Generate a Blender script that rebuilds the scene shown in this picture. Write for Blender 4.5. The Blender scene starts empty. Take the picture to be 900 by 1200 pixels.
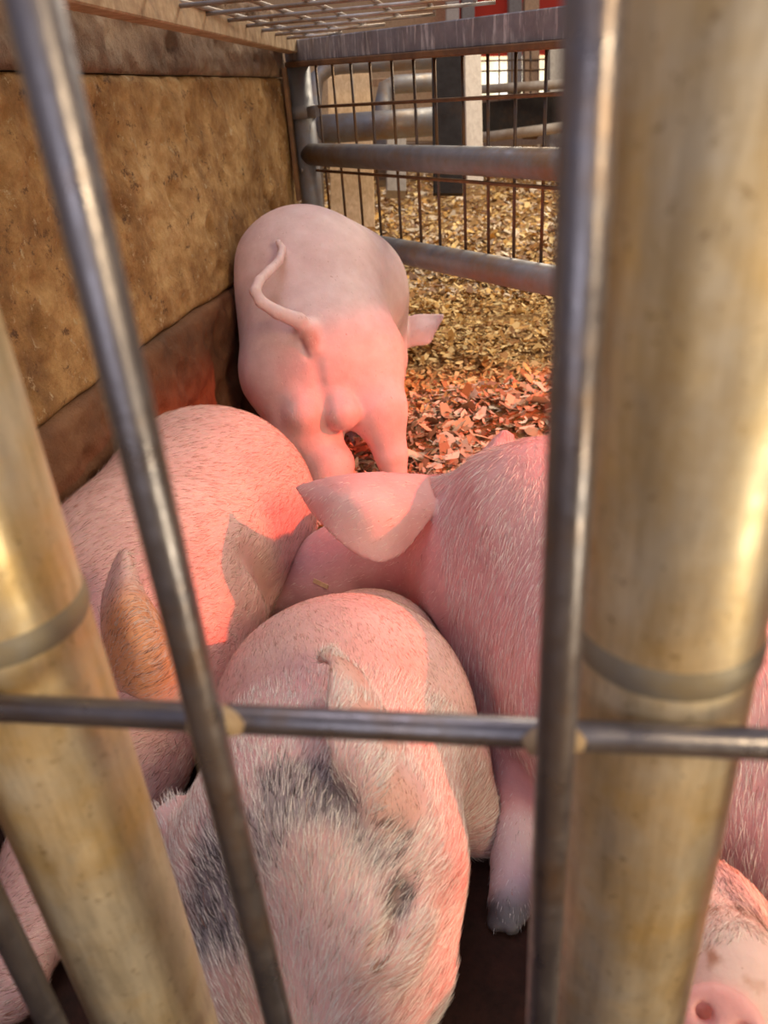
import bpy, math
import numpy as np
from mathutils import Vector, Matrix

rng = np.random.default_rng(7)
SC = bpy.context.scene
COL = SC.collection

# ------------------------------------------------------------------ camera
CAM_Z = 0.65
FPX = 900.0
_down = np.array([130., 1650., 900.]); _down /= np.linalg.norm(_down)
_up = -_down
_z = np.array([0., 0., 1.])
_Y = _z - _z.dot(_up) * _up; _Y /= np.linalg.norm(_Y)
_X = np.cross(_Y, _up)
M = np.array([_X, _Y, _up])                 # rows: world axes in camera axes (x right, y down, z forward)
O = np.array([0., 0., CAM_Z])

def ray(px, py):
    return M @ (np.array([px - 450., py - 600., FPX]) / FPX)
def D(px, py, t):
    return O + t * ray(px, py)
def G(px, py, z):
    d = ray(px, py); return O + d * ((z - CAM_Z) / d[2])
def V(px, py, p0, az):                       # point of a vertical plane
    a = math.radians(az); n = np.array([math.cos(a), -math.sin(a), 0.]); d = ray(px, py)
    return O + d * (n.dot(np.asarray(p0) - O) / n.dot(d))

cam_d = bpy.data.cameras.new('camera')
cam = bpy.data.objects.new('camera', cam_d); COL.objects.link(cam)
cx, cy, cz = M @ np.array([1., 0, 0]), M @ np.array([0, -1., 0]), M @ np.array([0, 0, -1.])
mw = Matrix.Identity(4)
for i in range(3):
    mw[i][0], mw[i][1], mw[i][2], mw[i][3] = cx[i], cy[i], cz[i], O[i]
cam.matrix_world = mw
cam_d.sensor_fit = 'VERTICAL'; cam_d.sensor_height = 36; cam_d.sensor_width = 27; cam_d.lens = 27
cam_d.clip_start = .01; cam_d.clip_end = 100
cam_d.dof.use_dof = True; cam_d.dof.focus_distance = .85; cam_d.dof.aperture_fstop = 10.5
SC.camera = cam

# ------------------------------------------------------------------ light
SC.view_settings.view_transform = 'Standard'; SC.view_settings.look = 'None'
SC.view_settings.gamma = 1; SC.view_settings.use_curve_mapping = False
SC.view_settings.exposure = 0.0

w = bpy.data.worlds.new('World'); SC.world = w; w.use_nodes = True
nt = w.node_tree; bg = nt.nodes['Background']
tc = nt.nodes.new('ShaderNodeTexCoord'); sp = nt.nodes.new('ShaderNodeSeparateXYZ')
rp = nt.nodes.new('ShaderNodeValToRGB'); mr = nt.nodes.new('ShaderNodeMapRange')
nt.links.new(tc.outputs['Generated'], sp.inputs[0]); nt.links.new(sp.outputs['Z'], mr.inputs[0])
mr.inputs[1].default_value = -1; mr.inputs[2].default_value = 1
nt.links.new(mr.outputs[0], rp.inputs[0]); nt.links.new(rp.outputs[0], bg.inputs[0])
e = rp.color_ramp.elements
e[0].position = .45; e[0].color = (.34, .20, .11, 1)
e[1].position = .75; e[1].color = (.66, .62, .72, 1)
bg.inputs[1].default_value = .46

def area(name, loc, target, size, power, color, shape='DISK', size_y=None):
    l = bpy.data.lights.new(name, 'AREA'); l.energy = power; l.color = color; l.size = size; l.shape = shape
    if size_y: l.shape = 'RECTANGLE'; l.size_y = size_y
    o = bpy.data.objects.new(name, l); COL.objects.link(o); o.location = loc
    o.rotation_euler = (Vector(target) - Vector(loc)).to_track_quat('-Z', 'Y').to_euler()
    return o
def spot(name, loc, target, angle, blend, power, color, radius=.02):
    l = bpy.data.lights.new(name, 'SPOT'); l.energy = power; l.color = color
    l.spot_size = math.radians(angle); l.spot_blend = blend; l.shadow_soft_size = radius
    o = bpy.data.objects.new(name, l); COL.objects.link(o); o.location = loc
    o.rotation_euler = (Vector(target) - Vector(loc)).to_track_quat('-Z', 'Y').to_euler()
    return o
area('overhead_key', (-.3, 1.1, 3.0), (0, 1.1, 0), 1.4, 16, (1, .92, .97))  # soft key added overhead for the neutral light from above, source unseen
area('warm_side_key', (1.6, -1.0, 1.7), (-.3, 1.2, .4), .8, 30, (1, .76, .42))  # warm area key added behind the camera at right, source unseen
spot('red_side_spot', (1.5, .68, .86), (.0, 1.06, -1.05), 70, .24, 200, (1, .11, .05), .022)  # added spot standing in for red light from the right, cone shaped to fit
area('yard_bounce_fill', (1.15, -.75, .32), (.1, .15, .5), .35, 9, (1, .86, .58))  # low lamp added for the warm pipe highlight, stands in for sunlit ground
area('camera_side_fill', (-.5, -1.6, 1.3), (0, .3, .5), 1.2, 7, (.92, .93, 1))  # fill lamp added on the camera side to brighten the front panel
area('aisle_fill', (1.6, 3.6, 2.6), (1.0, 3.2, 0), 1.5, 105, (1, .86, .62))  # area lamp added to brighten the floor beyond the gate

# ------------------------------------------------------------------ materials
def mat(name):
    m = bpy.data.materials.new(name); m.use_nodes = True
    return m, m.node_tree, m.node_tree.nodes['Principled BSDF']
def noise(t, scale, detail=4, rough=.6, dist=0, vec=None, obj=True):
    n = t.nodes.new('ShaderNodeTexNoise'); n.inputs['Scale'].default_value = scale
    n.inputs['Detail'].default_value = detail; n.inputs['Roughness'].default_value = rough
    n.inputs['Distortion'].default_value = dist
    if vec is None:
        c = t.nodes.new('ShaderNodeTexCoord'); vec = c.outputs['Object']
    t.links.new(vec, n.inputs['Vector']); return n.outputs['Fac']
def scaled(t, s):
    c = t.nodes.new('ShaderNodeTexCoord'); m = t.nodes.new('ShaderNodeMapping')
    m.inputs['Scale'].default_value = s; t.links.new(c.outputs['Object'], m.inputs['Vector']); return m.outputs[0]
def ramp(t, fac, stops):
    r = t.nodes.new('ShaderNodeValToRGB'); el = r.color_ramp.elements
    while len(el) < len(stops): el.new(.5)
    for q, (p, c) in zip(el, stops): q.position = p; q.color = (*c, 1)
    t.links.new(fac, r.inputs[0]); return r.outputs[0]
def mix(t, fac, a, b, mode='MIX'):
    m = t.nodes.new('ShaderNodeMix'); m.data_type = 'RGBA'; m.blend_type = mode
    if isinstance(fac, float): m.inputs[0].default_value = fac
    else: t.links.new(fac, m.inputs[0])
    for s, v in ((6, a), (7, b)):
        if isinstance(v, tuple): m.inputs[s].default_value = (*v, 1)
        else: t.links.new(v, m.inputs[s])
    return m.outputs[2]
def bump(t, b, h, strength, dist, prev=None):
    n = t.nodes.new('ShaderNodeBump'); n.inputs['Strength'].default_value = strength
    n.inputs['Distance'].default_value = dist; t.links.new(h, n.inputs['Height'])
    if prev is not None: t.links.new(prev, n.inputs['Normal'])
    t.links.new(n.outputs[0], b.inputs['Normal']); return n.outputs[0]

def metal(name, c1, c2, stain, rough=.42, met=.75, amount=.55, sc=30):
    m, t, b = mat(name)
    a = ramp(t, noise(t, sc, 6, .65, vec=scaled(t, (1, 1, .35))), [(.3, c1), (.7, c2)])
    s = ramp(t, noise(t, sc * .45, 5, .7), [(amount - .08, (0, 0, 0)), (amount + .14, (1, 1, 1))])
    t.links.new(mix(t, s, a, stain), b.inputs['Base Color'])
    b.inputs['Metallic'].default_value = met
    r = ramp(t, noise(t, sc * 2, 4), [(.3, (rough - .08,) * 3), (.7, (rough + .16,) * 3)])
    t.links.new(r, b.inputs['Roughness'])
    bump(t, b, noise(t, sc * 5, 3), .25, .0006)
    return m
M_rod = metal('rod_steel', (.19, .18, .21), (.28, .26, .28), (.24, .16, .11), .32, .85, .60, 60)
M_galv = metal('galvanised_pipe', (.56, .50, .41), (.90, .77, .55), (.68, .48, .22), .38, .45, .50, 30)
t = M_galv.node_tree; b = t.nodes['Principled BSDF']; lk = b.inputs['Base Color'].links[0].from_socket
st_ = ramp(t, noise(t, 60, 6, .75, vec=scaled(t, (1, 1, .12))), [(.42, (.62, .58, .52)), (.58, (1, 1, 1))])
sp_ = ramp(t, noise(t, 240, 4, .7), [(.60, (1, 1, 1)), (.70, (.55, .48, .40))])
t.links.new(mix(t, 1.0, mix(t, .7, lk, st_, 'MULTIPLY'), sp_, 'MULTIPLY'), b.inputs['Base Color'])
M_ring = metal('dark_ring_metal', (.24, .22, .20), (.34, .31, .26), (.32, .25, .15), .5, .3, .50, 50)  # darker metal of the thin raised ring round each pipe
M_pipe = metal('grey_pipe', (.20, .20, .225), (.27, .265, .28), (.24, .17, .12), .5, .5, .55, 22)
M_wire = metal('wire_steel', (.10, .09, .09), (.15, .135, .13), (.20, .11, .05), .45, .7, .45, 30)
M_lidwire = metal('lid_wire', (.34, .33, .35), (.46, .43, .42), (.30, .22, .16), .45, .6, .5, 30)
M_rust = metal('rusty_bar', (.20, .10, .05), (.28, .15, .07), (.14, .08, .05), .7, .2, .5, 30)
M_black = metal('black_plate', (.014, .010, .009), (.022, .017, .015), (.05, .025, .012), .75, .0, .6, 18)
M_far = metal('far_pipe', (.5, .45, .4), (.62, .56, .5), (.4, .3, .22), .5, .3, .5, 10)

# angle iron of lid: grey with white dribbles
m, t, b = mat('weathered_bar'); M_bar = m
a = ramp(t, noise(t, 26, 5), [(.3, (.17, .16, .19)), (.7, (.30, .28, .30))])
d = ramp(t, noise(t, 30, 5, .7, vec=scaled(t, (3, 3, .35))), [(.52, (0, 0, 0)), (.66, (1, 1, 1))])
t.links.new(mix(t, d, a, (.60, .58, .60)), b.inputs['Base Color']); b.inputs['Roughness'].default_value = .55
bump(t, b, noise(t, 90, 4), .3, .001)
m, t, b = mat('tan_bar'); M_tanbar = m
a = ramp(t, noise(t, 30, 6, .7), [(.3, (.23, .15, .09)), (.55, (.42, .30, .19)), (.75, (.56, .45, .33))])
t.links.new(a, b.inputs['Base Color']); b.inputs['Roughness'].default_value = .6; bump(t, b, noise(t, 90, 4), .3, .001)

# rough concrete wall
m, t, b = mat('rough_concrete'); M_wall = m
c = ramp(t, noise(t, 5.5, 10, .74), [(.33, (.16, .075, .025)), (.46, (.33, .175, .06)), (.56, (.50, .30, .12)), (.68, (.68, .48, .25))])
s1 = ramp(t, noise(t, 50, 6, .8), [(.58, (0, 0, 0)), (.66, (1, 1, 1))])
c = mix(t, s1, c, (.52, .40, .24))
s2 = ramp(t, noise(t, 22, 6, .8, vec=scaled(t, (1, 1, 1.3))), [(.34, (1, 1, 1)), (.42, (0, 0, 0))])
c = mix(t, s2, c, (.10, .045, .018))
ns = noise(t, 16, 5, .7, vec=scaled(t, (1, 1, .3)))
s3 = ramp(t, ns, [(.60, (0, 0, 0)), (.72, (.6, .6, .6))])
c = mix(t, s3, c, (.50, .36, .20))
t.links.new(c, b.inputs['Base Color']); b.inputs['Roughness'].default_value = .85
n1 = bump(t, b, noise(t, 70, 8, .75), .7, .006)
bump(t, b, noise(t, 14, 8, .7), .8, .02, n1)
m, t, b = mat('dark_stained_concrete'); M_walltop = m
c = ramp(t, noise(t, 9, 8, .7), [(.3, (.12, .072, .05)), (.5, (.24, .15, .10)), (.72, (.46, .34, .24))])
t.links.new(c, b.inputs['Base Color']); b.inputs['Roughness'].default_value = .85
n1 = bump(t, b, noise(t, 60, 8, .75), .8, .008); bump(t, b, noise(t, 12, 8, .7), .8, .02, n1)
m, t, b = mat('shaded_wall_base'); M_wallbase = m  # darker copy of the wall, shade at its foot put into the colour
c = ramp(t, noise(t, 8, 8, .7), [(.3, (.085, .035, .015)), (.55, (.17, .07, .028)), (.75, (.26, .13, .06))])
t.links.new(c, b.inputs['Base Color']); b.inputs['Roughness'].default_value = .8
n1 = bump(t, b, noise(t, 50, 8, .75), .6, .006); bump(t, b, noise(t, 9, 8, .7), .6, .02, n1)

m, t, b = mat('shaded_mat'); M_mat = m  # dark browns carry the shade on the near floor
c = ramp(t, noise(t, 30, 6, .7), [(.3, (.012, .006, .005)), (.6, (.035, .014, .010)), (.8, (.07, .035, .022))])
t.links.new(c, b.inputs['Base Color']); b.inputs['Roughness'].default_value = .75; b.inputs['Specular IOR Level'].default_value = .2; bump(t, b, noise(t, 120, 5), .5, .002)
m, t, b = mat('bedding_ground'); M_ground = m
c = ramp(t, noise(t, 60, 8, .75), [(.3, (.14, .06, .02)), (.5, (.34, .18, .06)), (.7, (.58, .37, .15))])
t.links.new(c, b.inputs['Base Color']); b.inputs['Roughness'].default_value = .9; bump(t, b, noise(t, 90, 6, .7), 1, .012)
m, t, b = mat('shaving'); M_chip = m
at = t.nodes.new('ShaderNodeAttribute'); at.attribute_name = 'tint'
t.links.new(at.outputs['Color'], b.inputs['Base Color']); b.inputs['Roughness'].default_value = .75
def wood(name, c1, c2, s=(14, 14, 1.2)):
    m, t, b = mat(name)
    c = ramp(t, noise(t, 6, 6, .6, .6, scaled(t, s)), [(.3, c1), (.7, c2)])
    t.links.new(c, b.inputs['Base Color']); b.inputs['Roughness'].default_value = .7
    bump(t, b, noise(t, 8, 4, .6, 0, scaled(t, s)), .3, .003); return m
M_wood = wood('tan_board', (.54, .34, .18), (.78, .56, .34))
M_wood2 = wood('brown_board', (.20, .12, .08), (.33, .21, .14))
M_greypost = wood('grey_post', (.28, .25, .23), (.42, .38, .35))
M_pale = wood('pale_board', (.60, .52, .45), (.78, .70, .62))
def cloth(name, c, tr=.4):
    m, t, b = mat(name); b.inputs['Roughness'].default_value = .8
    cc = ramp(t, noise(t, 3, 4), [(.3, tuple(x * .8 for x in c)), (.7, c)])
    t.links.new(cc, b.inputs['Base Color']); b.inputs['Transmission Weight'].default_value = 0
    return m
M_red = cloth('red_tarp', (.85, .07, .035))
m, t, b = mat('bright_opening'); M_day = m
b.inputs['Base Color'].default_value = (.8, .8, .7, 1)
c = ramp(t, noise(t, 5, 4), [(.35, (.75, .62, .30)), (.55, (1, .93, .65)), (.7, (1, 1, .95))])
t.links.new(c, b.inputs['Emission Color']); b.inputs['Emission Strength'].default_value = 1.5

def skin(name, spec=.35):
    m, t, b = mat(name)
    at = t.nodes.new('ShaderNodeAttribute'); at.attribute_name = 'tint'
    n1 = ramp(t, noise(t, 28, 5, .6), [(.3, (.86, .80, .79)), (.7, (1, 1, 1))])
    c = mix(t, 1.0, at.outputs['Color'], n1, 'MULTIPLY')
    sp = ramp(t, noise(t, 190, 2, .5), [(.72, (0, 0, 0)), (.76, (.55, .55, .55))])
    c = mix(t, sp, c, (.42, .16, .11))
    t.links.new(c, b.inputs['Base Color'])
    b.inputs['Roughness'].default_value = .52; b.inputs['Specular IOR Level'].default_value = spec
    b.inputs['Subsurface Weight'].default_value = .22; b.inputs['Subsurface Radius'].default_value = (1, .35, .2)
    b.inputs['Subsurface Scale'].default_value = .012
    n = bump(t, b, noise(t, 260, 4, .6), .28, .0012)
    bump(t, b, noise(t, 40, 4, .55), .25, .004, n)
    return m
M_skin = skin('pig_skin')
m, t, b = mat('pig_bristle'); M_hair = m
at = t.nodes.new('ShaderNodeAttribute'); at.attribute_name = 'tint'
t.links.new(at.outputs['Color'], b.inputs['Base Color']); b.inputs['Roughness'].default_value = .45
b.inputs['Specular IOR Level'].default_value = .5

# ------------------------------------------------------------------ object helpers
def link(o, parent=None):
    COL.objects.link(o)
    if parent is not None: o.parent = parent
    return o
def meshobj(name, verts, faces, m, parent=None, smooth=True, attr=None):
    me = bpy.data.meshes.new(name)
    verts = np.asarray(verts, dtype=np.float32)
    if isinstance(faces, np.ndarray):
        nf, k = faces.shape
        me.vertices.add(len(verts)); me.vertices.foreach_set('co', verts.ravel())
        me.loops.add(nf * k); me.loops.foreach_set('vertex_index', faces.ravel().astype(np.int32))
        me.polygons.add(nf); me.polygons.foreach_set('loop_start', np.arange(0, nf * k, k, dtype=np.int32))
        me.polygons.foreach_set('loop_total', np.full(nf, k, dtype=np.int32))
        me.update(calc_edges=True)
    else:
        me.from_pydata([tuple(map(float, v)) for v in verts], [], faces)
    me.polygons.foreach_set('use_smooth', np.full(len(me.polygons), smooth))
    if attr is not None:
        a = me.color_attributes.new('tint', 'FLOAT_COLOR', 'POINT')
        c = np.ones((len(verts), 4), dtype=np.float32); c[:, :3] = attr
        a.data.foreach_set('color', c.ravel())
    me.materials.append(m)
    return link(bpy.data.objects.new(name, me), parent)
def tag(o, label=None, cat=None, group=None, kind=None):
    if label: o['label'] = label
    if cat: o['category'] = cat
    if group: o['group'] = group
    if kind: o['kind'] = kind
    return o
def empty(name, loc=(0, 0, 0)):
    o = bpy.data.objects.new(name, None); o.empty_display_size = .05; COL.objects.link(o); o.location = loc
    bpy.context.view_layer.update(); return o

class MB:
    def __init__(s): s.v = []; s.f = []
    def add(s, v, f):
        k = len(s.v); s.v += [tuple(x) for x in v]; s.f += [tuple(i + k for i in q) for q in f]
    def tube(s, pts, r, n=20, caps=True):
        pts = [np.asarray(p, float) for p in pts]
        rs = r if isinstance(r, (list, tuple)) else [r] * len(pts)
        vv = []; prev = None
        for i, p in enumerate(pts):
            d = pts[min(i + 1, len(pts) - 1)] - pts[max(i - 1, 0)]; d /= np.linalg.norm(d)
            a = prev if prev is not None else (np.array([0, 0, 1.]) if abs(d[2]) < .9 else np.array([1., 0, 0]))
            a = a - a.dot(d) * d; a /= np.linalg.norm(a); prev = a; bb = np.cross(d, a)
            for k in range(n):
                th = 2 * math.pi * k / n; vv.append(p + rs[i] * (math.cos(th) * a + math.sin(th) * bb))
        ff = []
        for i in range(len(pts) - 1):
            for k in range(n):
                ff.append((i * n + k, i * n + (k + 1) % n, (i + 1) * n + (k + 1) % n, (i + 1) * n + k))
        if caps:
            ff.append(tuple(range(n))[::-1]); ff.append(tuple((len(pts) - 1) * n + k for k in range(n)))
        s.add(vv, ff); return s
    def bar(s, p, q, wdt, hgt, upv=(0, 0, 1), bev=.002):      # rectangular bar with chamfered edges
        p, q = np.asarray(p, float), np.asarray(q, float); d = q - p; d /= np.linalg.norm(d)
        u = np.asarray(upv, float); u = u - u.dot(d) * d; u /= np.linalg.norm(u); sd = np.cross(d, u)
        a, h = wdt / 2, hgt / 2; b = min(bev, a * .45, h * .45)
        prof = [(-a + b, -h), (a - b, -h), (a, -h + b), (a, h - b), (a - b, h), (-a + b, h), (-a, h - b), (-a, -h + b)]
        vv = [c + x * sd + y * u for c in (p, q) for x, y in prof]; n = 8
        ff = [(k, (k + 1) % n, n + (k + 1) % n, n + k) for k in range(n)]
        ff += [tuple(range(n))[::-1], tuple(range(n, 2 * n))]
        s.add(vv, ff); return s
    def build(s, name, m, parent=None, smooth=False, kind=None):
        # keep local origin at parent's
        v = np.array(s.v)
        if parent is not None: v = v - np.array(parent.matrix_world.translation)
        o = meshobj(name, v, s.f, m, parent, False)
        me = o.data
        if smooth:
            me.polygons.foreach_set('use_smooth', [len(p.vertices) == 4 for p in me.polygons])
        return o
def tube(name, pts, r, m, parent=None, n=20): return MB().tube(pts, r, n).build(name, m, parent, True)
def bar(name, p, q, wd, h, m, parent=None, up=(0, 0, 1)): return MB().bar(p, q, wd, h, up).build(name, m, parent)

# ------------------------------------------------------------------ setting
WA = math.radians(9.9)
U = np.array([math.sin(WA), math.cos(WA), 0.]); N = np.array([math.cos(WA), -math.sin(WA), 0.])   # along wall, into pen
G0 = np.array([.01, 1.973, .33]); GA = -31.4
GD = np.array([math.sin(math.radians(-31.4)), math.cos(math.radians(-31.4)), 0.])
def gate(px, py): return V(px, py, G0, GA)
corner = gate(357, 150)
W0 = np.array([corner[0] - .042, corner[1], 0.])

def wall_sheet(name, z0, z1, off, m, s0=-2.1, s1=.04, th=.16):
    # uneven slab: front face is displaced grid
    ns, nz = 420, max(4, int((z1 - z0) / .005))
    s = np.linspace(s0, s1, ns); z = np.linspace(z0, z1, nz)
    S, Z = np.meshgrid(s, z, indexing='ij')
    r = np.random.default_rng(3)
    dis = np.zeros_like(S)
    for k in range(90):
        f = 5 * 50 ** r.random(); a = r.uniform(0, 2 * np.pi)
        dis += np.sin(f * (S * math.cos(a) + Z * math.sin(a)) + r.uniform(0, 6)) * .010 / f ** .8
    for k in range(260):                     # broken pits and voids
        a, c_, w_ = r.uniform(s0, s1), r.uniform(z0, z1), r.uniform(.004, .02)
        d2 = ((S - a) / w_ / r.uniform(.6, 1.8)) ** 2 + ((Z - c_) / w_) ** 2
        dis -= np.exp(-d2 ** 2) * w_ * .35
    edge = np.minimum(np.clip((Z - z0) / .012, 0, 1), np.clip((z1 - Z) / .012, 0, 1))
    edge = edge * np.clip((s1 - S) / .012, 0, 1)
    off_g = off + dis - .006 * (1 - edge) ** 2
    P = W0[None, None, :] + S[..., None] * U + off_g[..., None] * N; P[..., 2] = Z
    v = P.reshape(-1, 3); f = []
    idx = np.arange(ns * nz).reshape(ns, nz)
    q = np.stack([idx[:-1, :-1], idx[1:, :-1], idx[1:, 1:], idx[:-1, 1:]], -1).reshape(-1, 4)
    f = [tuple(int(x) for x in r_) for r_ in q]
    # back + rim
    back = P[[0, -1, -1, 0], [0, 0, -1, -1]] * 1.0
    back = back - (th) * N; k = len(v); v = np.vstack([v, back])
    f.append((k, k + 3, k + 2, k + 1))
    f.append(tuple(int(i) for i in idx[:, 0][::-1]) + (k, k + 1)); f.append(tuple(int(i) for i in idx[:, -1]) + (k + 2, k + 3))
    f.append(tuple(int(i) for i in idx[0, :]) + (k + 3, k)); f.append(tuple(int(i) for i in idx[-1, :][::-1]) + (k + 1, k + 2))
    return meshobj(name, v, f, m)
tag(wall_sheet('wall_left', .335, .70, 0, M_wall), 'rough ochre concrete middle course of the pen wall', kind='structure')
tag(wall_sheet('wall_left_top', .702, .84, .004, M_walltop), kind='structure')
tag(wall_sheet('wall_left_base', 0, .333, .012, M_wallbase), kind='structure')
def plane(name, pts, m, z=0., kind='structure'):
    o = meshobj(name, [(x, y, z) for x, y in pts], [tuple(range(len(pts)))], m, smooth=False); tag(o, kind=kind); return o
plane('floor', [(-3, -1), (9, -1), (9, 12), (-3, 12)], M_ground)

# bedding mound of shavings
def fn(x, y):
    return (.010 * np.sin(7 * x + 3 * y) + .008 * np.sin(13 * y - 5 * x + 1) + .006 * np.sin(23 * x + 17 * y))
def gz(x, y):
    g = .022 + fn(x, y)
    near = np.clip((y - 1.0) / .35, 0, 1)
    far = np.clip((y - 2.6) / 5, 0, 1)
    return g * near + far * .10
def wall_x(y): return np.where(y > 2.32, -1.0, W0[0] + (y - W0[1]) * math.tan(WA) + .024)
xs = np.linspace(0, 1, 120); ys = np.linspace(.95, 8.0, 180)
Xg, Yg = np.meshgrid(xs, ys, indexing='ij'); Xg = wall_x(Yg) * (1 - Xg) + 3.2 * Xg; Zg = gz(Xg, Yg) + .002
idx = np.arange(Xg.size).reshape(Xg.shape)
q = np.stack([idx[:-1, :-1], idx[1:, :-1], idx[1:, 1:], idx[:-1, 1:]], -1).reshape(-1, 4)
tag(meshobj('bedding', np.stack([Xg, Yg, Zg], -1).reshape(-1, 3), q, M_ground), 'packed tan bedding ground under the loose shavings', 'bedding', kind='stuff')

def shavings(name, n, sampler, size, cols, label):
    x, y = sampler(n); lim = wall_x(y) + .012; x = np.where(x < lim, lim + (lim - x) * .8, x); z = gz(x, y) + rng.uniform(.003, .014, n)
    L = size * rng.lognormal(0, .45, n); Wd = L * rng.uniform(.25, .6, n)
    yaw = rng.uniform(0, 2 * np.pi, n); pitch = rng.normal(0, .38, n); roll = rng.normal(0, .45, n)
    d = np.stack([np.cos(yaw) * np.cos(pitch), np.sin(yaw) * np.cos(pitch), np.sin(pitch)], -1)
    s = np.stack([-np.sin(yaw) * np.cos(roll), np.cos(yaw) * np.cos(roll), np.sin(roll)], -1)
    nn = np.cross(d, s); c = np.stack([x, y, z], -1); curl = rng.uniform(-.22, .3, n)[:, None] * L[:, None]
    rows = []
    for a in (-.5, 0., .5):
        taper = 1 if a == 0 else rng.uniform(.3, 1., n)[:, None]
        ctr = c + d * L[:, None] * a + nn * curl * (0 if a == 0 else 1) * .5
        for b_ in (-.5, .5):
            rows.append(ctr + s * Wd[:, None] * b_ * taper)
    v = np.stack(rows, 1)                # n,6,3
    v[..., 2] = np.maximum(v[..., 2], .002)
    base = (np.arange(n) * 6)[:, None]
    f = np.concatenate([base + np.array([0, 1, 3, 2]), base + np.array([2, 3, 5, 4])])
    cols = np.array(cols); ci = rng.integers(0, len(cols), n)
    cc = cols[ci] * rng.uniform(.7, 1.2, (n, 1)); cc = np.repeat(np.clip(cc, 0, 1), 6, 0)
    o = meshobj(name, v.reshape(-1, 3), f, M_chip, smooth=False, attr=cc)
    tag(o, label, 'wood shavings', kind='stuff'); return o
gold = [(.72, .46, .16), (.60, .33, .09), (.82, .60, .28), (.50, .26, .07), (.78, .54, .24), (.36, .17, .05)]
pink = [(.66, .50, .34), (.50, .34, .20), (.74, .62, .48), (.38, .22, .12), (.26, .14, .08), (.62, .50, .38)]
def samp_near(n):
    return rng.uniform(-.45, 1.15, n), rng.uniform(.98, 1.72, n) 
def samp_mid(n): return rng.uniform(-.5, 1.3, n), rng.uniform(1.6, 2.7, n)
def samp_far(n):
    y = 2.6 + 5.0 * rng.random(n) ** 1.5; return rng.uniform(-.3, .42, n) * y + .0, y
shavings('shavings_bedding', 12500, samp_near, .019, pink, 'loose pinkish wood shavings around the standing pig')
shavings('shavings_bedding', 22000, samp_mid, .015, gold, 'golden wood shavings strewn under the swung gate')
shavings('shavings_bedding', 42000, samp_far, .023, gold + pink, 'paler wood shavings spread over the aisle beyond the gate')
# mat in the near part of the pen, floor shade put into its dark colour
mt = MB().bar((-.62, .45, .004), (2.6, .45, .004), 1.06, .008).build('shaded_floor_mat', M_mat)
tag(mt, 'dark brown floor mat with the shade under the lying pigs in its colour', 'mat')

# ------------------------------------------------------------------ gate
cb = corner.copy(); cb[2] = 0
gt = empty('pen_gate', (corner[0], corner[1], 0)); tag(gt, 'grey pipe and wire mesh gate swung across behind the standing pig', 'gate')
def on_gate(s, z, back=0.): # s metres from the post towards the camera
    p = corner - GD * s; nrm = np.array([GD[1], -GD[0], 0.]); p = p - nrm * back; return np.array([p[0], p[1], z])
# side facing the camera
gn = np.array([GD[1], -GD[0], 0.])
if gn[1] > 0: gn = -gn
def gp(s, z, out=0.): p = corner - GD * s + gn * out; return np.array([p[0], p[1], z])
tube('post', [gp(0, 0), gp(0, .73)], .029, M_pipe, gt, 28)
tube('rail', [gp(.0, .525), gp(.35, .524), gp(1.15, .522)], .0265, M_pipe, gt, 28)
tube('rail', [gp(.0, .325), gp(1.15, .327)], .0275, M_pipe, gt, 28)
bar('top_bar', gp(-.02, .755, .0), gp(1.15, .719, .0), .045, .045, M_bar, gt)
bar('lower_flange', gp(-.01, .727, .006), gp(1.15, .691, .006), .050, .012, M_rust, gt)
def gs(px, py):
    p = gate(px, py); return float(-(p - corner)[:2].dot(GD[:2]))
wire_px = [369, 388, 409, 431, 456, 481, 505, 537, 566, 598, 633]
ss = [gs(x, 120) for x in wire_px]
sp_ = ss[-1] - ss[-2]
ss += [ss[-1] + sp_ * (k + 1) for k in range(3)]
for s_ in ss:
    tube('wire', [gp(s_, .33, -.012), gp(s_, .722 - .031 * s_, -.012)], .0032, M_wire, gt, 8)
for z in (.632, .487):
    tube('cross_wire', [gp(.03, z, -.006), gp(1.15, z - .004, -.006)], .0036, M_rust, gt, 8)
cl = MB().tube([gp(0, .607), gp(0, .637)], .033, 28).bar(gp(-.002, .622), gp(.075, .622), .012, .024).build('clamp', M_pipe, gt, True)
tube('clamp_bolt', [gp(.055, .622, .02), gp(.055, .622, -.016)], .007, M_rust, cl, 6).parent = cl
for c in cl.children: c.location = (0, 0, 0)
tube('rivet', [gp(.01, .49, .024), gp(.01, .49, .031)], .006, M_pipe, gt, 10)

# lid
lid = empty('cage_lid', (0, 1.0, 0)); tag(lid, 'welded wire lid with tan edge bar roofing the pen at the top', 'cage lid')
ZL = .766
e0 = gp(-.008, ZL); pA = G(90, 0, ZL - .01); dv = (pA - e0); dv[2] = 0; dv /= np.linalg.norm(dv)
bar('edge_bar', e0, e0 + dv * 1.75, .032, .034, M_tanbar, lid)
for px in (369, 401, 430, 471, 511, 558, 611, 668, 730):
    p = gate(px, 60); p[2] = ZL + .014; q = p - U * (p[1] - .25)
    q2 = p + U * .0
    tube('lid_wire', [q2, q], .0036, M_lidwire, lid, 10)
for k in range(12):
    y = .62 + k * .128
    # from edge bar to gate line, square to the wall
    t1 = (y - e0[1]) / dv[1]; a = e0 + dv * t1 if t1 > 0 else e0
    A = np.array([a[0], a[1], ZL + .007])
    # intersection with gate line
    den = N[0] * GD[1] - N[1] * GD[0]
    r_ = corner - A; L = (r_[0] * GD[1] - r_[1] * GD[0]) / den
    if L > .03: tube('cross_wire', [A - N * .01, A + N * min(L, 1.3)], .0030, M_lidwire, lid, 10)
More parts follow.
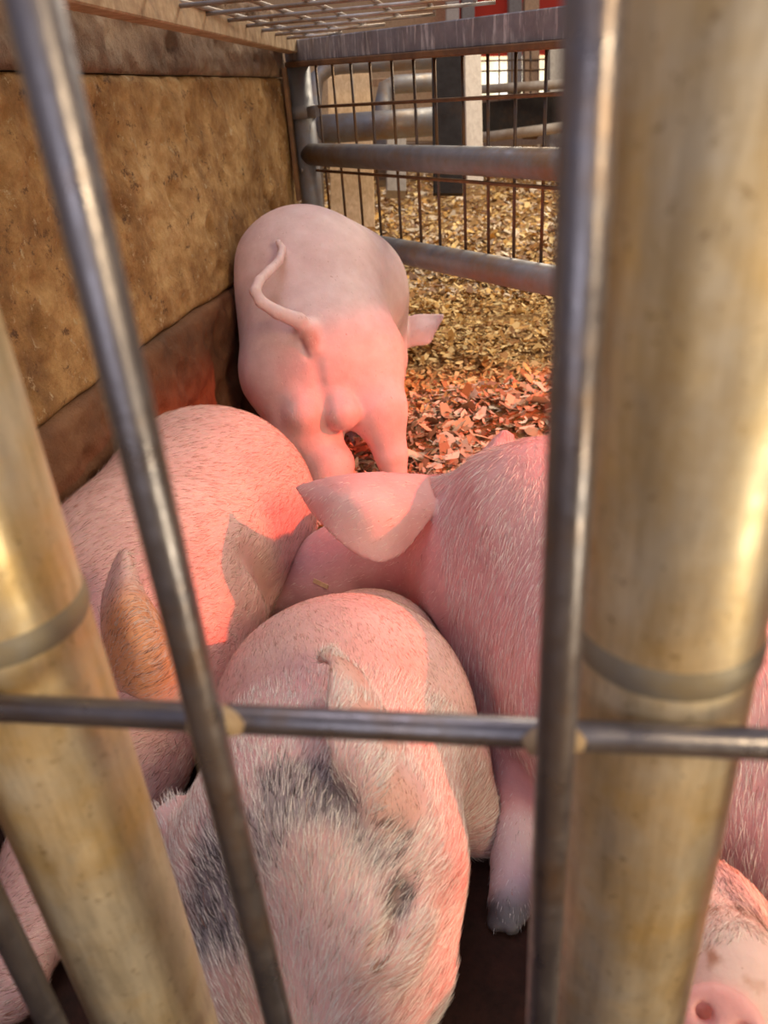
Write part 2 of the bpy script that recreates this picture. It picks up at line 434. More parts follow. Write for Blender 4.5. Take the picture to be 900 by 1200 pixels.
# bracket strip at wall end
st = MB().bar(W0 - U * .035 + N * .016 + [0, 0, .42], W0 - U * .035 + N * .016 + [0, 0, .72], .010, .02, U).build('strap_iron', M_rust)
tag(st, 'thin rusty iron strap standing at the end of the concrete wall', 'iron strap')

# ------------------------------------------------------------------ beyond the gate
def bgthing(name, label, cat): return tag(empty(name, (0, 0, 0)), label, cat)
fr = bgthing('pipe_frame', 'thick grey pipe frame with rounded corner just behind the gate mesh', 'pipe frame')
T = 2.45
pts = [D(372, 260, T), D(368, 118, T), D(371, 92, T), D(384, 80, T), D(400, 77, T), D(520, 70, T)]
tube('frame_pipe', pts, .024, M_pipe, fr, 20)
tube('cross_pipe', [D(374, 152, T), D(530, 141, T)], .042, M_pipe, fr, 24)
f2 = bgthing('pipe_frame', 'second grey pipe frame further behind with its leg in the shavings', 'pipe frame')
T = 3.1
tube('frame_pipe', [D(450, 215, T), D(449, 120, T), D(452, 104, T), D(464, 99, T), D(530, 95, T)], .034, M_pipe, f2, 20)
bar('block', D(430, 205, 3.2), D(430, 158, 3.2), .12, .10, M_wood2, f2, up=(0, 1, 0))
gp2 = MB().bar(D(464, 228, 3.0), D(464, 155, 3.0), .075, .075, (0, 1, 0)).build('grey_post', M_greypost)
tag(gp2, 'short grey square post standing in the shavings beyond the gate', 'post')
bd = MB().bar(D(414, 268, 2.65), D(408, 60, 2.65), .15, .03, (0, 1, 0)).build('wooden_board', M_wood); tag(bd, 'upright tan wooden board behind the left of the gate', 'board')
b2 = MB().bar(D(455, 96, 3.5), D(385, 100, 3.5), .08, .03, (0, 0, 1)).build('wooden_batten', M_wood2); tag(b2, 'brown wooden batten crossing behind the tan board', 'batten')
bp = MB().bar(D(525, 228, 1.95), D(523, 52, 1.95), .074, .018, (0, 1, 0), ).build('hanging_plate', M_black)
tag(bp, 'black hanging plate between the gate mesh and the pale board', 'plate')
pb = MB().bar(D(556, 215, 2.9), D(553, 55, 2.9), .062, .04, (0, 1, 0)).build('pale_board', M_pale); tag(pb, 'pale upright board right of the black plate', 'board')
# far fence
ff = bgthing('far_fence', 'far pale pipe fence with dark panel beyond the aisle', 'fence')
tube('fence_rail', [D(545, 106, 5.0), D(790, 90, 4.2)], .026, M_far, ff, 14)
tube('fence_rail', [D(535, 165, 5.0), D(790, 133, 4.2)], .030, M_far, ff, 14)
tube('fence_rail', [D(545, 103, 5.0), D(545, 170, 5.0)], .03, M_far, ff, 14)
bar('fence_panel', D(540, 140, 5.1), D(800, 115, 4.4), .02, .17, M_black, ff)
for px in (572, 585, 600, 613, 622, 645):
    tube('fence_wire', [D(px, 58, 5.2), D(px, 118, 5.2)], .006, M_wire, ff, 6)
for py in (72, 84): tube('fence_wire', [D(548, py, 5.2), D(760, py - 6, 5.2)], .005, M_wire, ff, 6)
bar('fence_post', D(622, 160, 5.25), D(622, 0, 5.25), .10, .08, M_wood2, ff, up=(0, 1, 0))
bar('fence_post', D(660, 190, 5.0), D(660, 40, 5.0), .2, .1, M_greypost, ff, up=(0, 1, 0))
# red tarp and bright opening in the barn's far side
def card(name, pxs, tt, m, thick=.02):
    p = [D(x, y, tt) for x, y in pxs]; n = np.cross(p[1] - p[0], p[3] - p[0]); n /= np.linalg.norm(n)
    v = p + [x - n * thick for x in p]
    f = [(0, 1, 2, 3), (7, 6, 5, 4)] + [((i + 1) % 4, i, 4 + i, 4 + (i + 1) % 4) for i in range(4)]
    return meshobj(name, v, f, m, smooth=False)
tag(card('red_tarp', [(528, 66), (760, 60), (760, -220), (528, -180)], 7.5, M_red), 'red tarp hung above the bright opening', 'tarp')
o = card('window_1', [(555, 125), (760, 120), (760, 58), (555, 64)], 7.7, M_day); tag(o, kind='structure')
tag(card('wall_back', [(200, 165), (556, 165), (556, -260), (200, -260)], 7.9, M_wood), kind='structure')
tag(card('wall_back_lower', [(540, 190), (760, 190), (760, 108), (540, 112)], 7.6, M_wood2), kind='structure')
for k, px in enumerate((530, 548, 603)):
    tag(MB().bar(D(px, 110, 7.3), D(px, -200, 7.3), .12, .1, (0, 1, 0)).build('barn_post', M_greypost if k else M_pale),
        ['slim pale barn post left of the red tarp', 'grey barn post crossing the red tarp', 'grey barn post before the bright opening'][k], 'post')

# ------------------------------------------------------------------ pigs: smooth-union solids meshed with surface nets
def smin(a, b, k):
    h = np.clip(.5 + .5 * (b - a) / k, 0, 1); return b + (a - b) * h - k * h * (1 - h)
def smax(a, b, k): return -smin(-a, -b, k)
def upsample(grid, step):
    g = np.array(grid, float)
    def res(g, axis):
        L = np.linalg.norm(np.diff(g, axis=axis), axis=-1)
        tot = L.sum(axis=axis).max(); n = max(3, int(tot / step) + 1)
        m_ = g.shape[axis]; u = np.linspace(0, m_ - 1, n); i = np.clip(u.astype(int), 0, m_ - 2); f = u - i
        gm = lambda k: np.take(g, np.clip(k, 0, m_ - 1), axis=axis)
        sh = [1] * g.ndim; sh[axis] = n; f = f.reshape(sh)
        p0, p1, p2, p3 = gm(i - 1), gm(i), gm(i + 1), gm(i + 2)
        return .5 * (2 * p1 + (p2 - p0) * f + (2 * p0 - 5 * p1 + 4 * p2 - p3) * f ** 2 + (3 * p1 - p0 - 3 * p2 + p3) * f ** 3)
    return res(res(g, 0), 1)
class Solid:
    wall = False
    def __init__(s, h=.004): s.p = []; s.h = h
    def cap(s, a, b, ra, rb, k=.02, op='u'): s.p.append(('c', np.array(a), np.array(b), ra, rb, k, op)); return s
    def ball(s, a, r, k=.02, op='u'): return s.cap(a, np.array(a) + [0, 0, 1e-4], r, r, k, op)
    def sheet(s, grid, r, k=.008): s.p.append(('s', upsample(grid, .0022).reshape(-1, 3), None, r, None, k, 'u')); return s
    def f(s, P):
        F = np.full(len(P), .5)
        for t_, a, b, ra, rb, k, op in s.p:
            if t_ != 'c': continue
            ba = b - a; pa = P - a; hh = np.clip(pa @ ba / ba.dot(ba), 0, 1)
            d = np.linalg.norm(pa - hh[:, None] * ba, axis=1) - (ra + (rb - ra) * hh)
            F = smin(F, d, k) if op == 'u' else smax(F, -d, k)
        return F
    def on(s, px, py, out=0.):             # point of the skin under a pixel of the photograph
        t_ = np.arange(.2, 2.4, .002); P = O + t_[:, None] * ray(px, py); F = s.f(P)
        i = np.flatnonzero(F < 0); j = i[0] if len(i) else int(np.argmin(F))
        return D(px, py, t_[j] - out)
    def carve(s, o):
        for t_, a, b, ra, rb, k, op in o.p:
            if t_ == 'c' and op == 'u': s.p.append(('c', a, b, ra + .001, rb + .001, .006, 's'))
        return s
    def bounds(s):
        lo, hi = np.full(3, 9e9), np.full(3, -9e9)
        for t_, a, b, ra, rb, k, op in s.p:
            if op != 'u': continue
            if t_ == 'c':
                for c, r in ((a, ra), (b, rb)): lo = np.minimum(lo, c - r); hi = np.maximum(hi, c + r)
            else: lo = np.minimum(lo, a.min(0) - ra); hi = np.maximum(hi, a.max(0) + ra)
        return lo - .015, hi + .015
    def mesh(s):
        lo, hi = s.bounds(); lo[2] = max(lo[2], -.02); h = s.h
        ax = [np.arange(lo[i], hi[i] + h, h, dtype=np.float32) for i in range(3)]
        nx, ny, nz = map(len, ax); F = np.full((nx, ny, nz), .5, np.float32)
        for t_, a, b, ra, rb, k, op in s.p:
            if t_ == 'c': blo = np.minimum(a - ra, b - rb) ; bhi = np.maximum(a + ra, b + rb)
            else: blo, bhi = a.min(0) - ra, a.max(0) + ra
            mg = .03 if op != 'u' or t_ == 's' else .06
            i0 = [max(0, int((blo[i] - mg - lo[i]) / h)) for i in range(3)]
            i1 = [min(F.shape[i], int((bhi[i] + mg - lo[i]) / h) + 2) for i in range(3)]
            if min(i1[i] - i0[i] for i in range(3)) < 1: continue
            sl = tuple(slice(i0[i], i1[i]) for i in range(3))
            x, y, z = np.meshgrid(*[ax[i][sl[i]] for i in range(3)], indexing='ij')
            P = np.stack([x, y, z], -1).reshape(-1, 3)
            if t_ == 'c':
                ba = (b - a).astype(np.float32); pa = P - a.astype(np.float32)
                hh = np.clip(pa @ ba / ba.dot(ba), 0, 1)
                d = np.linalg.norm(pa - hh[:, None] * ba, axis=1) - (ra + (rb - ra) * hh)
            else:
                A = a.astype(np.float32); d = np.full(len(P), 1., np.float32); a2 = (A ** 2).sum(1)
                for j in range(0, len(P), 20000):
                    Q = P[j:j + 20000]; d2 = (Q ** 2).sum(1)[:, None] + a2 - 2 * Q @ A.T
                    d[j:j + 20000] = np.sqrt(np.maximum(d2.min(1), 0))
                d = d - ra
            d = d.reshape(x.shape)
            F[sl] = smin(F[sl], d, k) if op == 'u' else smax(F[sl], -d, k)
        # flat belly against the floor
        zz = ax[2][None, None, :]; F = smax(F, np.broadcast_to(-(zz - .009), F.shape), .01)
        if s.wall:
            gx, gy = np.meshgrid(ax[0], ax[1], indexing='ij')
            dw = ((gx - W0[0]) * N[0] + (gy - W0[1]) * N[1]) - .026
            F = smax(F, np.broadcast_to(-dw[..., None], F.shape), .012)
        S = F < 0
        # surface nets
        c = np.zeros((nx - 1, ny - 1, nz - 1), np.int8)
        for dx in (0, 1):
            for dy in (0, 1):
                for dz in (0, 1): c += S[dx:nx - 1 + dx, dy:ny - 1 + dy, dz:nz - 1 + dz]
        act = (c > 0) & (c < 8); I = np.argwhere(act); vid = np.full(act.shape, -1, np.int64); vid[act] = np.arange(len(I))
        acc = np.zeros((len(I), 3)); cnt = np.zeros(len(I))
        cor = [(i, j, k) for i in (0, 1) for j in (0, 1) for k in (0, 1)]
        val = {q: F[I[:, 0] + q[0], I[:, 1] + q[1], I[:, 2] + q[2]] for q in cor}
        for q in cor:
            for a_ in range(3):
                if q[a_]: continue
                r = list(q); r[a_] = 1; r = tuple(r); f0, f1 = val[q], val[r]
                m_ = (f0 < 0) != (f1 < 0); tt = np.where(m_, f0 / np.where(m_, f0 - f1, 1), 0)
                p = np.tile(np.array(q, float), (len(I), 1)); p[:, a_] = tt
                acc[m_] += p[m_]; cnt[m_] += 1
        v = (I + acc / cnt[:, None]) * h + lo
        quads = []
        for a_ in range(3):
            b_, c_ = (a_ + 1) % 3, (a_ + 2) % 3
            n = [nx, ny, nz]
            s0 = [slice(1, n[i] - 1) for i in range(3)]; s1 = list(s0); s0[a_] = slice(0, n[a_] - 1); s1[a_] = slice(1, n[a_])
            A, B = S[tuple(s0)], S[tuple(s1)]
            e_ = np.argwhere(A != B)
            base = e_ + np.array([0 if i == a_ else 1 for i in range(3)])
            fl = A[tuple(e_.T)]
            db = np.zeros(3, int); db[b_] = 1; dc = np.zeros(3, int); dc[c_] = 1
            q = np.stack([vid[tuple((base - o_).T)] for o_ in (db + dc, dc, 0 * db, db)], -1)
            q[~fl] = q[~fl][:, ::-1]; quads.append(q)
        return v, np.concatenate(quads)
def vnorm(v, q):
    fnm = np.cross(v[q[:, 2]] - v[q[:, 0]], v[q[:, 3]] - v[q[:, 1]])
    n = np.zeros_like(v)
    for k in range(4): np.add.at(n, q[:, k], fnm)
    return n / (np.linalg.norm(n, axis=1)[:, None] + 1e-12)
def pnoise(p, f, seed=0):
    r = np.random.default_rng(seed); o = np.zeros(len(p))
    for k in range(10):
        d = r.normal(0, 1, 3); d /= np.linalg.norm(d); o += np.sin(p @ d * f * r.uniform(.5, 2.2) + r.uniform(0, 6))
    return o / 4
def rest(px, py, rp, lift=0.):
    dz = ray(px, py)[2]; t_ = (CAM_Z - lift) / (rp / 900 - dz); return D(px, py, t_), rp * t_ / 900, t_
def at(px, py, rp, t_): return D(px, py, t_), rp * t_ / 900

def pig(label, solid, base, zones, hair, loc):
    v, q = solid.mesh(); n = vnorm(v, q)
    if (n * (v - v.mean(0))).sum() < 0: q = q[:, ::-1]; n = -n
    tint = np.tile(np.array(base, float), (len(v), 1)); dark = np.zeros(len(v))
    for zc, zr, col, am, nf, dk in zones:
        d = np.linalg.norm(v - zc, axis=1) / zr + (.8 if nf >= 200 else .35) * pnoise(v, nf, int(zr * 1e4))
        wgt = np.clip((1.15 - d) / .5, 0, 1) * am
        tint = tint * (1 - wgt[:, None]) + np.array(col) * wgt[:, None]; dark = np.maximum(dark, wgt * dk)
    loc = np.array(loc)
    o = meshobj('pig', v - loc, q, M_skin, attr=np.clip(tint, 0, 1)); o.location = loc
    tag(o, label, 'pig', 'pigs in the pen')
    # bristles
    allv = []; allc = []
    toc = O - v; toc /= np.linalg.norm(toc, axis=1)[:, None]
    facing = (n * toc).sum(1)
    for (cnt, length, width, lift, flow, sel, cw, cd) in hair:
        wsel = (facing > -.3) & (v[:, 2] > .015)
        if sel is not None: wsel &= sel(v)
        ids = np.flatnonzero(wsel)
        if len(ids) == 0: continue
        i = rng.choice(ids, cnt); p = v[i] + rng.uniform(-.5, .5, (cnt, 3)) * solid.h
        nn = n[i]; p = p - nn * (((p - v[i]) * nn).sum(1))[:, None] - nn * .0004
        fl = flow(v[i]) + rng.normal(0, .16, (cnt, 3)) + .18 * np.stack([pnoise(p, 30, 5), pnoise(p, 30, 6), pnoise(p, 30, 9)], -1)
        fl = fl - (fl * nn).sum(1)[:, None] * nn; fl /= np.linalg.norm(fl, axis=1)[:, None] + 1e-9
        L = length * rng.uniform(.5, 1.25, cnt)[:, None]
        lf = lift * rng.uniform(.5, 1.4, cnt)[:, None]
        p1 = p + fl * L * .5 + nn * L * lf * .55; p2 = p + fl * L + nn * L * lf * .75
        sd = np.cross(fl, nn) + nn * rng.uniform(-.8, .8, (cnt, 1)); sd /= np.linalg.norm(sd, axis=1)[:, None]
        wd = width * rng.uniform(.7, 1.3, cnt)[:, None] * .5
        vv = np.stack([p - sd * wd, p + sd * wd, p1 + sd * wd * .8, p1 - sd * wd * .8, p2 + sd * wd * .15, p2 - sd * wd * .15], 1)
        u_ = rng.random(cnt); dk = u_ < dark[i] * .72; br = (~dk) & (rng.random(cnt) < cd)
        col = np.where(dk[:, None], np.array([[.06, .05, .055]]), np.where(br[:, None], np.array([[.33, .14, .09]]), np.array([cw]))) * rng.uniform(.75, 1.15, (cnt, 1))
        allv.append(vv.reshape(-1, 3)); allc.append(np.repeat(np.clip(col, 0, 1), 6, 0))
    if allv:
        vv = np.concatenate(allv); k = len(vv) // 6; bs = (np.arange(k) * 6)[:, None]
        f = np.concatenate([bs + np.array([0, 1, 2, 3]), bs + np.array([3, 2, 4, 5])])
        h = meshobj('bristles', vv - loc, f, M_hair, o, smooth=False, attr=np.concatenate(allc)); tag(h, kind='stuff')
    return o
def flow_const(d): d = np.array(d, float); return lambda v: np.tile(d, (len(v), 1))
def flow_px(px0, py0, px1, py1, t_=.7):
    d = D(px1, py1, t_) - D(px0, py0, t_); return flow_const(d / np.linalg.norm(d))

def R(px, py, r, lift=0.): c, rr, t_ = rest(px, py, r, lift); return (c, rr)
# ---- A : standing pig seen from behind
s = Solid(.0045)
def A(px, py, r, t_): return at(px, py, r, t_)
def capx(s, a, b, k=.02, op='u'): s.cap(a[0], b[0], a[1], b[1], k, op)
capx(s, A(362, 338, 86, 1.56), A(376, 420, 92, 1.50), .05)
capx(s, A(352, 325, 72, 1.53), A(400, 350, 76, 1.66), .05)
capx(s, A(400, 345, 72, 1.66), A(432, 380, 40, 1.84), .05)        # barrel to shoulders
capx(s, A(425, 350, 44, 1.74), A(436, 420, 42, 1.74), .04)         # flank bulge
capx(s, A(340, 440, 55, 1.47), A(362, 500, 38, 1.44), .035)        # left ham
capx(s, A(425, 420, 48, 1.47), A(442, 480, 33, 1.44), .035)        # right ham
capx(s, A(352, 500, 34, 1.45), A(386, 545, 28, 1.43), .02)
capx(s, A(386, 545, 27, 1.43), A(392, 610, 17, 1.41), .015)
capx(s, A(444, 480, 32, 1.44), A(458, 532, 19, 1.45), .02)
capx(s, A(458, 532, 19, 1.45), A(464, 562, 14, 1.46), .01)
capx(s, A(352, 460, 24, 1.415), A(358, 484, 26, 1.398), .014); capx(s, A(394, 462, 18, 1.40), A(401, 484, 21, 1.388), .010)   # scrotum
s.cap(D(375, 450, 1.36), D(381, 500, 1.36), .004, .004, .010, 's')
s.cap(D(366, 395, 1.33), D(374, 450, 1.36), .006, .004, .02, 's')
capx(s, A(361, 388, 14, 1.352), A(367, 408, 9, 1.352), .012)
s.cap(D(352, 402, 1.345), D(360, 418, 1.35), .004, .003, .008, 's'); s.cap(D(368, 418, 1.34), D(374, 450, 1.36), .005, .003, .010, 's')
# tail
tl = [(362, 386, 10, 1.35), (350, 376, 9.5, 1.33), (325, 366, 8, 1.315), (306, 354, 7, 1.31), (299, 342, 6.5, 1.31), (303, 330, 6, 1.325), (316, 317, 5.5, 1.35), (327, 306, 5, 1.37), (331, 292, 4.5, 1.385), (326, 284, 4, 1.39)]
for a_, b_ in zip(tl[:-1], tl[1:]): capx(s, A(*a_), A(*b_), .004)
# lowered head, ear, forelegs
capx(s, A(436, 400, 38, 1.80), A(446, 440, 30, 1.92), .03)
s.wall = True
s.sheet([[D(462, 378, 1.80), D(466, 395, 1.79), D(468, 408, 1.79)], [D(485, 371, 1.78), D(488, 388, 1.76), D(486, 404, 1.77)],
         [D(504, 370, 1.77), D(504, 384, 1.755), D(502, 401, 1.76)], [D(519, 370, 1.76), D(513, 381, 1.76), D(508, 390, 1.76)]], .0045, .01)
capx(s, A(408, 470, 22, 1.75), A(414, 552, 14, 1.56), .02); capx(s, A(436, 470, 22, 1.75), A(440, 520, 12, 1.72), .02)
z = [(D(400, 352, 1.40), .012, (.42, .18, .12), .0, 90, 0), (D(418, 344, 1.44), .012, (.45, .20, .13), .9, 90, 0), (D(438, 376, 1.46), .008, (.45, .20, .13), .8, 90, 0),
     (D(364, 400, 1.33), .022, (.62, .27, .22), .7, 50, 0), (D(380, 480, 1.40), .06, (.80, .42, .36), .5, 20, 0), (D(410, 520, 1.5), .04, (.30, .12, .07), .8, 30, 0)]  # last zone darkens the forelegs for the shade between the hind legs
pig('pale pink pig standing with its rump and curly tail towards us', s, (.87, .66, .69), z,
    [(9000, .007, .00045, .12, flow_const((.1, -.3, -1)), None, (.85, .70, .66), .06)], (.0, 1.5, 0))

# ---- C : pig in front with grey-spotted forehead
s = Solid(.0036)
capx(s, R(405, 850, 143), R(432, 782, 92), .045)
capx(s, R(405, 850, 143), R(400, 900, 138), .04)
capx(s, R(520, 920, 66, .01), R(560, 970, 34), .03)
hc, hr, ht = rest(372, 1010, 150, .03)
capx(s, R(385, 930, 128, .03), (hc, hr), .04)
capx(s, (hc, hr), R(355, 1130, 122, .02), .05)
capx(s, R(355, 1130, 120, .02), R(345, 1260, 84, .01), .04)
capx(s, R(345, 1260, 82, .01), R(342, 1300, 70, .01), .03)
capx(s, R(440, 1020, 92, .04), R(455, 1130, 74, .02), .035)        # right cheek
capx(s, R(285, 1020, 84, .03), R(270, 1130, 74, .02), .035)
# eye fold: lid bulge and a curved groove
on = s.on
s.cap(on(432, 1075, -.010), on(424, 1110, -.008), .017, .014, .018)
s.cap(on(480, 1085, -.008), on(466, 1120, -.008), .014, .012, .018)
for p_, q_ in (((478, 1040), (466, 1066)), ((466, 1066), (456, 1094)), ((456, 1094), (440, 1120))):
    s.cap(on(*p_, .002), on(*q_, .002), .005, .0055, .008, 's')
# right-hand ear, standing back from the brow
s.sheet([[on(398, 935, -.003), on(440, 985, -.003), on(512, 1010, -.003)],
         [on(392, 885, .030), on(445, 915, .030), on(508, 955, .004)],
         [on(388, 845, .044), on(428, 862, .042), on(486, 900, .012)],
         [on(388, 805, .050), on(415, 818, .046), on(454, 845, .018)],
         [on(390, 778, .050), on(402, 780, .044), on(424, 795, .024)],
         [on(376, 772, .044), on(381, 766, .044), on(390, 762, .034)]], .0036, .008)
s.sheet([[on(232, 985, -.004), on(222, 1000, -.004), on(216, 1015, -.004)], [D(222, 958, .60), D(208, 968, .59), D(196, 985, .585)], [D(208, 938, .61), D(196, 945, .605), D(182, 955, .60)]], .004, .012)
ear_c = np.array([on(430, 860, .03), on(470, 940, .02), on(400, 800, .03)])
z = [(on(350, 925), .034, (.30, .27, .29), .8, 60, .8), (on(405, 945), .028, (.28, .25, .27), .8, 60, .8), (on(450, 985), .022, (.35, .30, .32), .7, 60, .7), (on(310, 975), .024, (.34, .31, .33), .7, 60, .7),
     (on(248, 1050), .040, (.26, .26, .30), .85, 50, .9), (on(235, 1110), .02, (.34, .33, .36), .7, 50, .7), (on(462, 1050), .017, (.16, .13, .14), .8, 80, 1), (on(395, 840, .026), .010, (.16, .10, .08), .75, 90, .9),
     (on(455, 1095), .010, (.28, .12, .10), .8, 60, .5), (on(441, 1132), .006, (.25, .10, .05), .8, 60, .2), (ear_c[0], .030, (.82, .46, .37), .55, 30, 0), (ear_c[1], .024, (.80, .45, .38), .5, 30, 0), (ear_c[2], .024, (.80, .46, .38), .5, 30, 0), (on(300, 850), .06, (.78, .44, .50), .6, 20, 0), (on(500, 700), .06, (.74, .62, .56), .4, 12, 0)]  # flank zones put the pink light mix and grey unlit side into the tint
off_ear = lambda v: np.linalg.norm(v[:, None] - ear_c[None], axis=2).min(1) > .020 + .007 * pnoise(v, 60, 4)
hs = lambda v: (v[:, 1] < .50) & off_ear(v)
def flow_head(v):
    f = np.tile(np.array([0., 1., .25]), (len(v), 1)); f[:, 0] = (v[:, 0] + .075) * 5; return f
solid_front = s
pig('white pig with grey-spotted forehead facing us at the front', s, (.79, .51, .50), z,
    [(42000, .012, .00034, .20, flow_head, hs, (.92, .84, .80), .05),
     (52000, .006, .00032, .13, flow_px(420, 900, 380, 760, .7), lambda v: (v[:, 1] >= .47) & off_ear(v), (.84, .64, .56), .30),
     (2600, .005, .0003, .12, flow_px(420, 900, 380, 760, .7), lambda v: ~off_ear(v), (.80, .50, .42), .45)], (-.06, .5, 0))

# ---- D : pig lying on the right, head turned left
s = Solid(.004)
capx(s, R(648, 672, 150), R(770, 790, 175), .05)
capx(s, R(770, 790, 172), R(935, 890, 165), .05); s.ball(*R(965, 935, 148), .04)
capx(s, R(640, 672, 146), R(590, 700, 92, .02), .05)
capx(s, R(600, 790, 66, .03), R(610, 850, 56, .01), .03)           # chest / elbow
capx(s, R(620, 870, 44), R(612, 980, 36), .02)                     # foreleg
capx(s, R(612, 980, 34), R(598, 1058, 26), .02)
capx(s, R(602, 1064, 19), R(598, 1088, 14), .004); capx(s, R(588, 1064, 17), R(580, 1086, 13), .003)
capx(s, R(572, 640, 92, .06), R(485, 635, 72, .05), .04)           # neck, cranium
capx(s, R(485, 640, 72, .045), R(400, 672, 52, .02), .035)
capx(s, R(400, 672, 52, .02), R(320, 700, 36, .0), .03)            # muzzle
s.sheet([[D(500, 560, .90), D(502, 600, .86), D(470, 645, .84)],
         [D(470, 558, .88), D(470, 600, .83), D(446, 655, .83)],
         [D(430, 557, .87), D(428, 598, .82), D(418, 645, .83)],
         [D(390, 562, .87), D(392, 590, .84), D(390, 622, .84)],
         [D(351, 572, .88), D(358, 582, .875), D(366, 596, .875)]], .0045, .012)
s.sheet([[D(560, 540, .98), D(580, 535, .96), D(602, 530, .98)], [D(575, 521, .99), D(585, 518, .985), D(600, 520, .99)],
         [D(590, 506, .99), D(593, 507, .99), D(600, 512, .99)]], .004, .01)
s.cap(D(622, 815, .66), D(628, 865, .66), .006, .006, .015, 's')
z = [(D(425, 640, .84), .012, (.35, .10, .05), .0, 60, 0), (D(500, 640, .80), .008, (.45, .15, .08), .8, 90, 0), (D(425, 600, .82), .045, (.86, .60, .60), .7, 25, 0),
     (s.on(592, 1082), .030, (.07, .07, .08), .97, 40, .8), (s.on(600, 1062), .022, (.25, .25, .30), .7, 40, .5), (s.on(604, 1000), .04, (.66, .60, .68), .6, 30, .1)]
s.carve(solid_front); solid_right = s
pig('pink pig lying at the right with a broad ear flopped over its face', s, (.77, .43, .45), z,
    [(24000, .016, .00038, .14, flow_const((-.15, -.6, -1)), lambda v: (v[:, 0] > .06) & (v[:, 2] > .07), (.9, .78, .74), .03),
     (5000, .007, .00034, .12, flow_const((-.15, -.6, -1)), lambda v: v[:, 2] <= .07, (.8, .76, .78), .1),
     (2500, .01, .0004, .12, flow_const((-1, -.3, -.2)), lambda v: v[:, 0] <= .06, (.9, .78, .72), .05)], (.15, .75, 0))

# ---- B : pig lying along the wall
s = Solid(.004)
capx(s, R(247, 600, 124), R(170, 700, 128), .05)
capx(s, R(285, 600, 84, .0), R(300, 655, 58), .04)                 # rump / thigh
capx(s, R(170, 700, 128), R(160, 780, 118), .05)
capx(s, R(225, 735, 80, .01), R(235, 770, 66), .025)               # shoulder lobe
capx(s, R(235, 770, 62), R(215, 850, 42), .02)                     # folded foreleg
capx(s, R(160, 800, 95, .02), R(135, 890, 78, .02), .04)           # head
capx(s, R(135, 890, 76, .02), R(75, 1010, 62, .01), .035)
capx(s, R(75, 1010, 60, .01), R(35, 1095, 46, .01), .03)
s.ball(*R(10, 1150, 44, .01), .012)
on = s.on
s.cap(on(322, 700, .004), on(296, 655, .006), .010, .006, .03, 's')

s.sheet([[D(128, 800, .70), D(165, 815, .67), D(215, 840, .69)],
         [D(124, 760, .70), D(165, 770, .66), D(212, 790, .69)],
         [D(122, 712, .71), D(152, 720, .67), D(192, 738, .70)],
         [D(132, 672, .72), D(148, 680, .70), D(166, 695, .71)],
         [D(143, 648, .72), D(147, 650, .715), D(151, 656, .72)]], .004, .012)
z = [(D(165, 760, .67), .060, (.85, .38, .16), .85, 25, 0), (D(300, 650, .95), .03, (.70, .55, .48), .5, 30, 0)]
s.wall = True; s.carve(solid_front); s.carve(solid_right)
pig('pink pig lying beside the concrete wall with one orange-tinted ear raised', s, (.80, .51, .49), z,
    [(46000, .011, .0004, .13, flow_px(150, 700, 260, 640, .9), None, (.86, .68, .60), .30)], (-.25, .85, 0))

# ---- E : pig at the lower right, snout up
s = Solid(.0026)
capx(s, at(812, 1092, 86, .53), at(858, 1150, 60, .475), .035)
capx(s, at(850, 1125, 72, .55), at(985, 1210, 110, .59), .035)
capx(s, at(860, 1150, 58, .472), at(850, 1196, 44, .44), .02)
nc = D(846, 1204, .418); na = O - nc; na[2] -= .12; na /= np.linalg.norm(na)
nx_ = np.cross(na, [0, 0, 1.]); nx_ /= np.linalg.norm(nx_); ny_ = np.cross(nx_, na)
s.sheet([[nc + (nx_ * math.cos(a_) + ny_ * .86 * math.sin(a_)) * r_ + na * (.002 - .0016 * (r_ / .019) ** 2) for a_ in np.linspace(0, 2 * math.pi, 17)] for r_ in (.001, .007, .013, .0185)], .0052, .005)
for sx in (-1, 1):
    p_ = nc + nx_ * .0085 * sx + ny_ * .003
    s.cap(p_ + na * .012, p_ - na * .006 + nx_ * .003 * sx, .0052, .0040, .003, 's')
on = s.on
z = [(nc, .024, (.88, .43, .42), .9, 30, 0), (on(884, 1070), .014, (.20, .09, .05), .9, 200, .8), (on(872, 1082), .006, (.25, .11, .06), .9, 200, .8), (on(832, 1068), .0045, (.40, .18, .1), .8, 220, .3),
     (on(888, 1165), .006, (.42, .16, .06), .9, 220, .2), (on(834, 1120), .007, (.42, .18, .10), .8, 220, .2), (on(862, 1045), .022, (.50, .44, .47), .75, 80, .9)]
s.carve(solid_right)
pig('pink pig with dirt-flecked face and moist snout in the lower right corner', s, (.80, .58, .53), z,
    [(26000, .008, .0003, .16, flow_px(845, 1200, 870, 1030, .5), lambda v: v[:, 1] > .27, (.9, .78, .70), .2)], (.25, .35, 0))

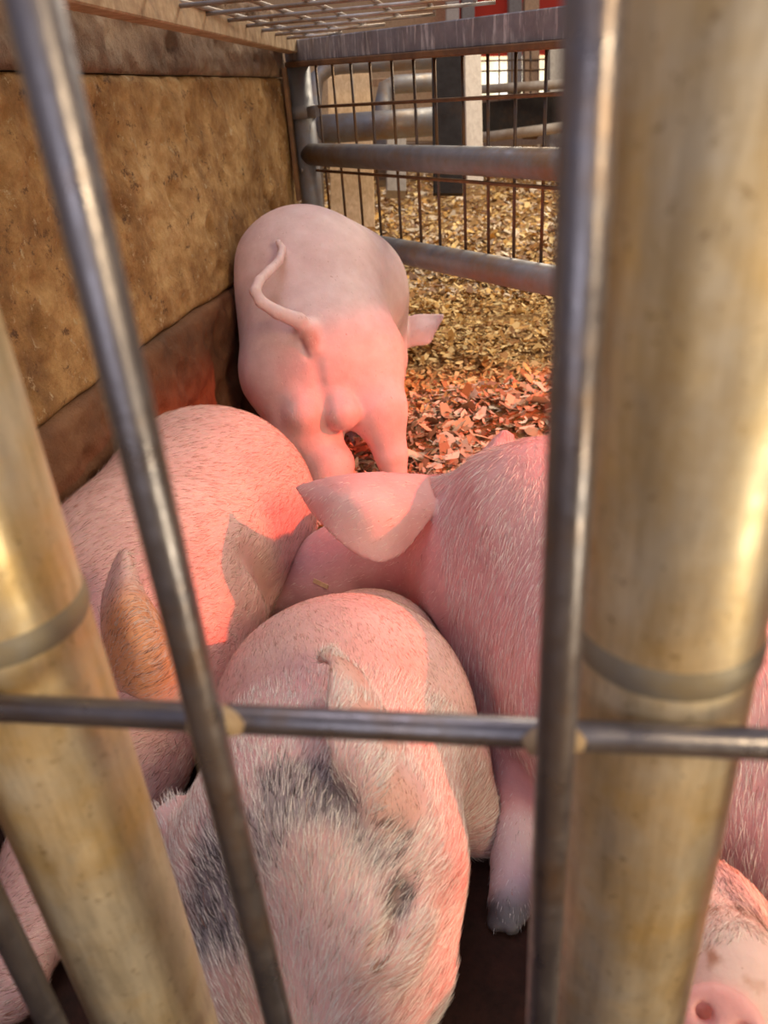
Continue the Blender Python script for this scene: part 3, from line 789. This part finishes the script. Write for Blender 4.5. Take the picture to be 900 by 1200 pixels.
def chip_on(sol, px, py, L, W_, label):
    c = sol.on(px, py, .001); n_ = np.array([(sol.f((c + d_)[None]) - sol.f((c - d_)[None]))[0] for d_ in np.eye(3) * .004]); n_ /= np.linalg.norm(n_)
    a_ = M @ np.array([1., .3, 0]); a_ = a_ - a_.dot(n_) * n_; a_ /= np.linalg.norm(a_)
    b0 = MB().bar(c - a_ * L / 2, c + a_ * L / 2 + n_ * .001, W_, .0016, n_, .0006)
    tag(b0.build('wood_chip', M_wood), label, 'wood chip')
chip_on(solid_right, 376, 684, .022, .006, 'small wood chip lying on the muzzle below the flopped ear')

# ------------------------------------------------------------------ front panel
fp0 = np.array([.037, .135, 0.]); FD = -N   # panel runs square to the wall
pn = empty('pen_fence', (0, .142, 0)); tag(pn, 'galvanised pipe and steel rod front panel crossing the whole view', 'fence')
def fx(x, out=0.):                          # point of rod plane at world x; out = towards pen
    s_ = (x - fp0[0]) / N[0]; return fp0 + N * s_ + U * out
for x in (-.314, -.227, -.1385, -.050, .037, .125, .212):
    p = fx(x); tube('upright_rod', [[p[0], p[1], 0.02], [p[0], p[1], .95]], .0047, M_rod, pn, 24)
a, b_ = fx(-.34, .0085), fx(.34, .0085)
for z in (.504, .30, .75): tube('cross_rod', [[a[0], a[1], z], [b_[0], b_[1], z]], .0040, M_rod, pn, 24)
for px, py, dt in ((745, 1000, .0), (112, 1000, .0)):
    d = ray(px, py); 
    c = V(px, py, fp0 + U * (.0085 + .004 + .0245), 99.9)
    o = tube('pipe', [[c[0], c[1], 0.0], [c[0], c[1], .95]], .0243, M_galv, pn, 48)
    zr = .517  # height of the slightly raised darker ring
    MB().tube([[c[0], c[1], zr - .0045], [c[0], c[1], zr - .002], [c[0], c[1], zr + .002], [c[0], c[1], zr + .0045]], [.0243, .0252, .0252, .0243], 48, False).build('dark_ring', M_ring, o, True).location = (0, 0, 0)
    r = o.children[0]; r.location = (0, 0, 0)
    for vv in r.data.vertices: vv.co = vv.co - Vector(pn.location)
for x in (-.050, .037):
    p = fx(x, .005)
    mb = MB().tube([p + [-.007, 0, .504], p + [0, 0, .507], p + [.007, 0, .504]], [.0025, .0052, .0025], 12); mb.build('weld', M_tanbar, pn, True)
